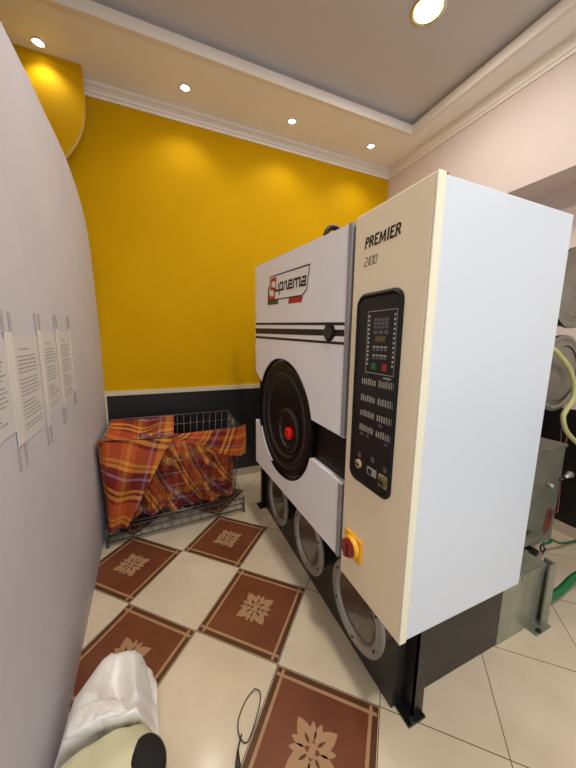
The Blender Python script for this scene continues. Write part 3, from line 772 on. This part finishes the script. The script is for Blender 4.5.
# ------------------------------------------------------------------ foreground: pale bag form and white cloth
def blob(mb, cx, cy, cz, rx, ry, rz, m, rot=0, e=2.4, nu=56, nv=32, amp=.012, seed=0):
    vs = []; fs = []
    cr, sr = math.cos(rot), math.sin(rot)
    def sp(c, p): return math.copysign(abs(c)**(2/p), c)
    for j in range(nv+1):
        ph = -PI/2+PI*j/nv
        for i in range(nu):
            th = 2*PI*i/nu
            x = rx*sp(math.cos(ph), e)*sp(math.cos(th), e); y = ry*sp(math.cos(ph), e)*sp(math.sin(th), e); z = rz*sp(math.sin(ph), e)
            k = 1+amp/min(rx, rz)*(nz(x*9+seed, y*9, z*9)+.5*nz(x*22, y*22+seed, z*22))
            x *= k; y *= k
            vs.append((cx+x*cr-y*sr, cy+x*sr+y*cr, max(.001, cz+z*k)))
    for j in range(nv):
        for i in range(nu): fs.append([j*nu+i, j*nu+(i+1) % nu, (j+1)*nu+(i+1) % nu, (j+1)*nu+i])
    mb.raw(vs, fs, m, True); return mb
bag = empty('padded_form', (-.21, .72, 0)); tag(bag, 'pale green fabric padded form with a black oval end, below the white cloth', 'padded form')
b = MB(); blob(b, -.205, .755, .14, .172, .190, .139, 'palegreen', .12, 2.9, amp=.012, seed=3); b.build('fabric_cover', bag)
nn = Vector((.30, .05, .95)).normalized(); e1 = Vector((-.16, .99, .0)).normalized(); e1 = (e1-nn*e1.dot(nn)).normalized()
b = MB(); b.lathe([(.001, .014), (.8, .012), (1, .002), (1, -.03)], 'matte_black', (-.090, .800, .258), nn, e1, nn.cross(e1), 32, .066, .050); b.build('end_cap', bag)
adopt(bag)
def patch(mb, rows, m, nu=48, nv=48, amp=.010, fs=1.0, seed=0, thick=0):
    """smooth sheet through a grid of points, with cloth wrinkles"""
    R_, C_ = len(rows), len(rows[0])
    def cr1(P, t):
        n_ = len(P)-1; x = min(t*n_, n_-1e-6); i = int(x); f_ = x-i
        p0, p1, p2, p3 = P[max(i-1, 0)], P[i], P[i+1], P[min(i+2, n_)]
        return .5*((2*p1)+(-p0+p2)*f_+(2*p0-5*p1+4*p2-p3)*f_*f_+(-p0+3*p1-3*p2+p3)*f_**3)
    V = [[Vector(p) for p in r_] for r_ in rows]; vs = []
    for j in range(nv+1):
        cp_ = [cr1([V[k][c] for k in range(R_)], j/nv) for c in range(C_)]
        for i in range(nu+1):
            p = cr1(cp_, i/nu); u_, v_ = i/nu, j/nv
            w_ = amp*(abs(noise.noise(Vector((u_*5*fs+seed, v_*2.2*fs, seed))))*2.2-.5 + .5*noise.noise(Vector((u_*14*fs, v_*5*fs+seed, seed))))
            p = p+Vector((w_*.6, w_*.3, w_)); p.z = max(.002, p.z); vs.append(p)
    mb.raw(vs, [[j*(nu+1)+i, j*(nu+1)+i+1, (j+1)*(nu+1)+i+1, (j+1)*(nu+1)+i] for j in range(nv) for i in range(nu)], m, True)
b = MB()
patch(b, [[(-.33, 1.27, .004), (-.31, 1.31, .004), (-.26, 1.335, .004), (-.211, 1.33, .004), (-.14, 1.30, .004), (-.10, 1.25, .004), (-.08, 1.2, .004)],
          [(-.345, 1.235, .02), (-.300, 1.250, .125), (-.262, 1.270, .165), (-.211, 1.256, .170), (-.150, 1.240, .165), (-.118, 1.215, .07), (-.09, 1.19, .01)],
          [(-.372, 1.15, .04), (-.350, 1.155, .16), (-.268, 1.144, .22), (-.224, 1.155, .15), (-.146, 1.107, .21), (-.105, 1.13, .08), (-.085, 1.12, .01)],
          [(-.382, 1.07, .06), (-.345, 1.075, .20), (-.274, 1.07, .24), (-.209, 1.085, .16), (-.134, 1.03, .23), (-.092, 1.07, .08), (-.075, 1.06, .01)],
          [(-.385, 1.01, .08), (-.340, 1.01, .22), (-.26, 1.0, .26), (-.188, .995, .24), (-.13, .98, .23), (-.092, 1.02, .08), (-.075, 1.01, .01)],
          [(-.380, .95, .12), (-.334, .955, .235), (-.249, .94, .275), (-.177, .93, .285), (-.126, .93, .252), (-.088, .97, .10), (-.075, .97, .05)],
          [(-.375, .965, .06), (-.33, .97, .12), (-.249, .97, .14), (-.177, .97, .14), (-.13, .97, .12), (-.10, .975, .06), (-.09, .975, .03)]], 'linen', 70, 70, .012, 1.3, 4.2)
patch(b, [[(-.318, 1.035, .245), (-.27, 1.02, .268), (-.221, 1.002, .275), (-.172, .978, .277)],
          [(-.330, .99, .25), (-.266, .968, .282), (-.213, .95, .294), (-.163, .94, .288)],
          [(-.331, .955, .25), (-.264, .938, .283), (-.208, .932, .293), (-.154, .926, .290)],
          [(-.325, .965, .20), (-.264, .955, .22), (-.208, .952, .22), (-.160, .952, .22)]], 'linen', 36, 24, .005, 1, 9.1)
wc = tag(b.build('white_cloth'), 'crumpled white cloth lying on the brown tile beside the grey wall', 'cloth')
md = wc.modifiers.new('thickness', 'SOLIDIFY'); md.thickness = .002; md.offset = 0
b = MB()
b.tube(spline([(.30, 1.02, .008), (.26, 1.00, .006), (.215, .95, .006), (.205, .90, .006), (.225, .87, .006), (.26, .90, .006), (.305, .96, .008), (.32, 1.0, .012), (.30, 1.02, .014)]), .0022, 'cabledark', 8)
b.tube(spline([(.215, .90, .006), (.195, .87, .006), (.185, .84, .006)]), .003, 'cabledark', 8)
w_ = b
wl = empty('cable_loop', (.25, .93, 0)); tag(wl, 'thin loop of dark cable with a small plug lying across a tile joint', 'cable')
b.build('cable', wl)
b = MB(); b.tube([(.192, .865, .008), (.184, .835, .010), (.180, .815, .010)], [.003, .008, .011], 'cabledark', 10); b.build('plug', wl)
b = MB(); b.tube(spline([(.180, .815, .008), (.172, .78, .004), (.185, .72, .004)]), .0015, 'cabledark', 6); b.build('lead', wl)
adopt(wl)

# ------------------------------------------------------------------ world, camera
W = bpy.data.worlds.new('world'); SC.world = W; W.use_nodes = True
bg = W.node_tree.nodes['Background']; bg.inputs[0].default_value = (.80, .90, 1, 1); bg.inputs[1].default_value = .9
cam = bpy.data.cameras.new('camera'); co = bpy.data.objects.new('camera', cam); COL.objects.link(co); SC.camera = co
cam.sensor_fit = 'VERTICAL'; cam.sensor_height = 24; cam.lens = 296.7604/768*24; cam.clip_start = .02
r = Vector((.91951998, -.39280714, .01362207)); u = Vector((.04792272, .14644663, .98805708)); f = Vector((.39011078, .90788542, -.15348499))
mt = Matrix((r, u, -f)).transposed().to_4x4(); mt.translation = (0, 0, 1.5); co.matrix_world = mt
SC.view_settings.view_transform = 'Standard'; SC.view_settings.look = 'None'; SC.view_settings.gamma = 1; SC.view_settings.use_curve_mapping = False
SC.view_settings.exposure = .5
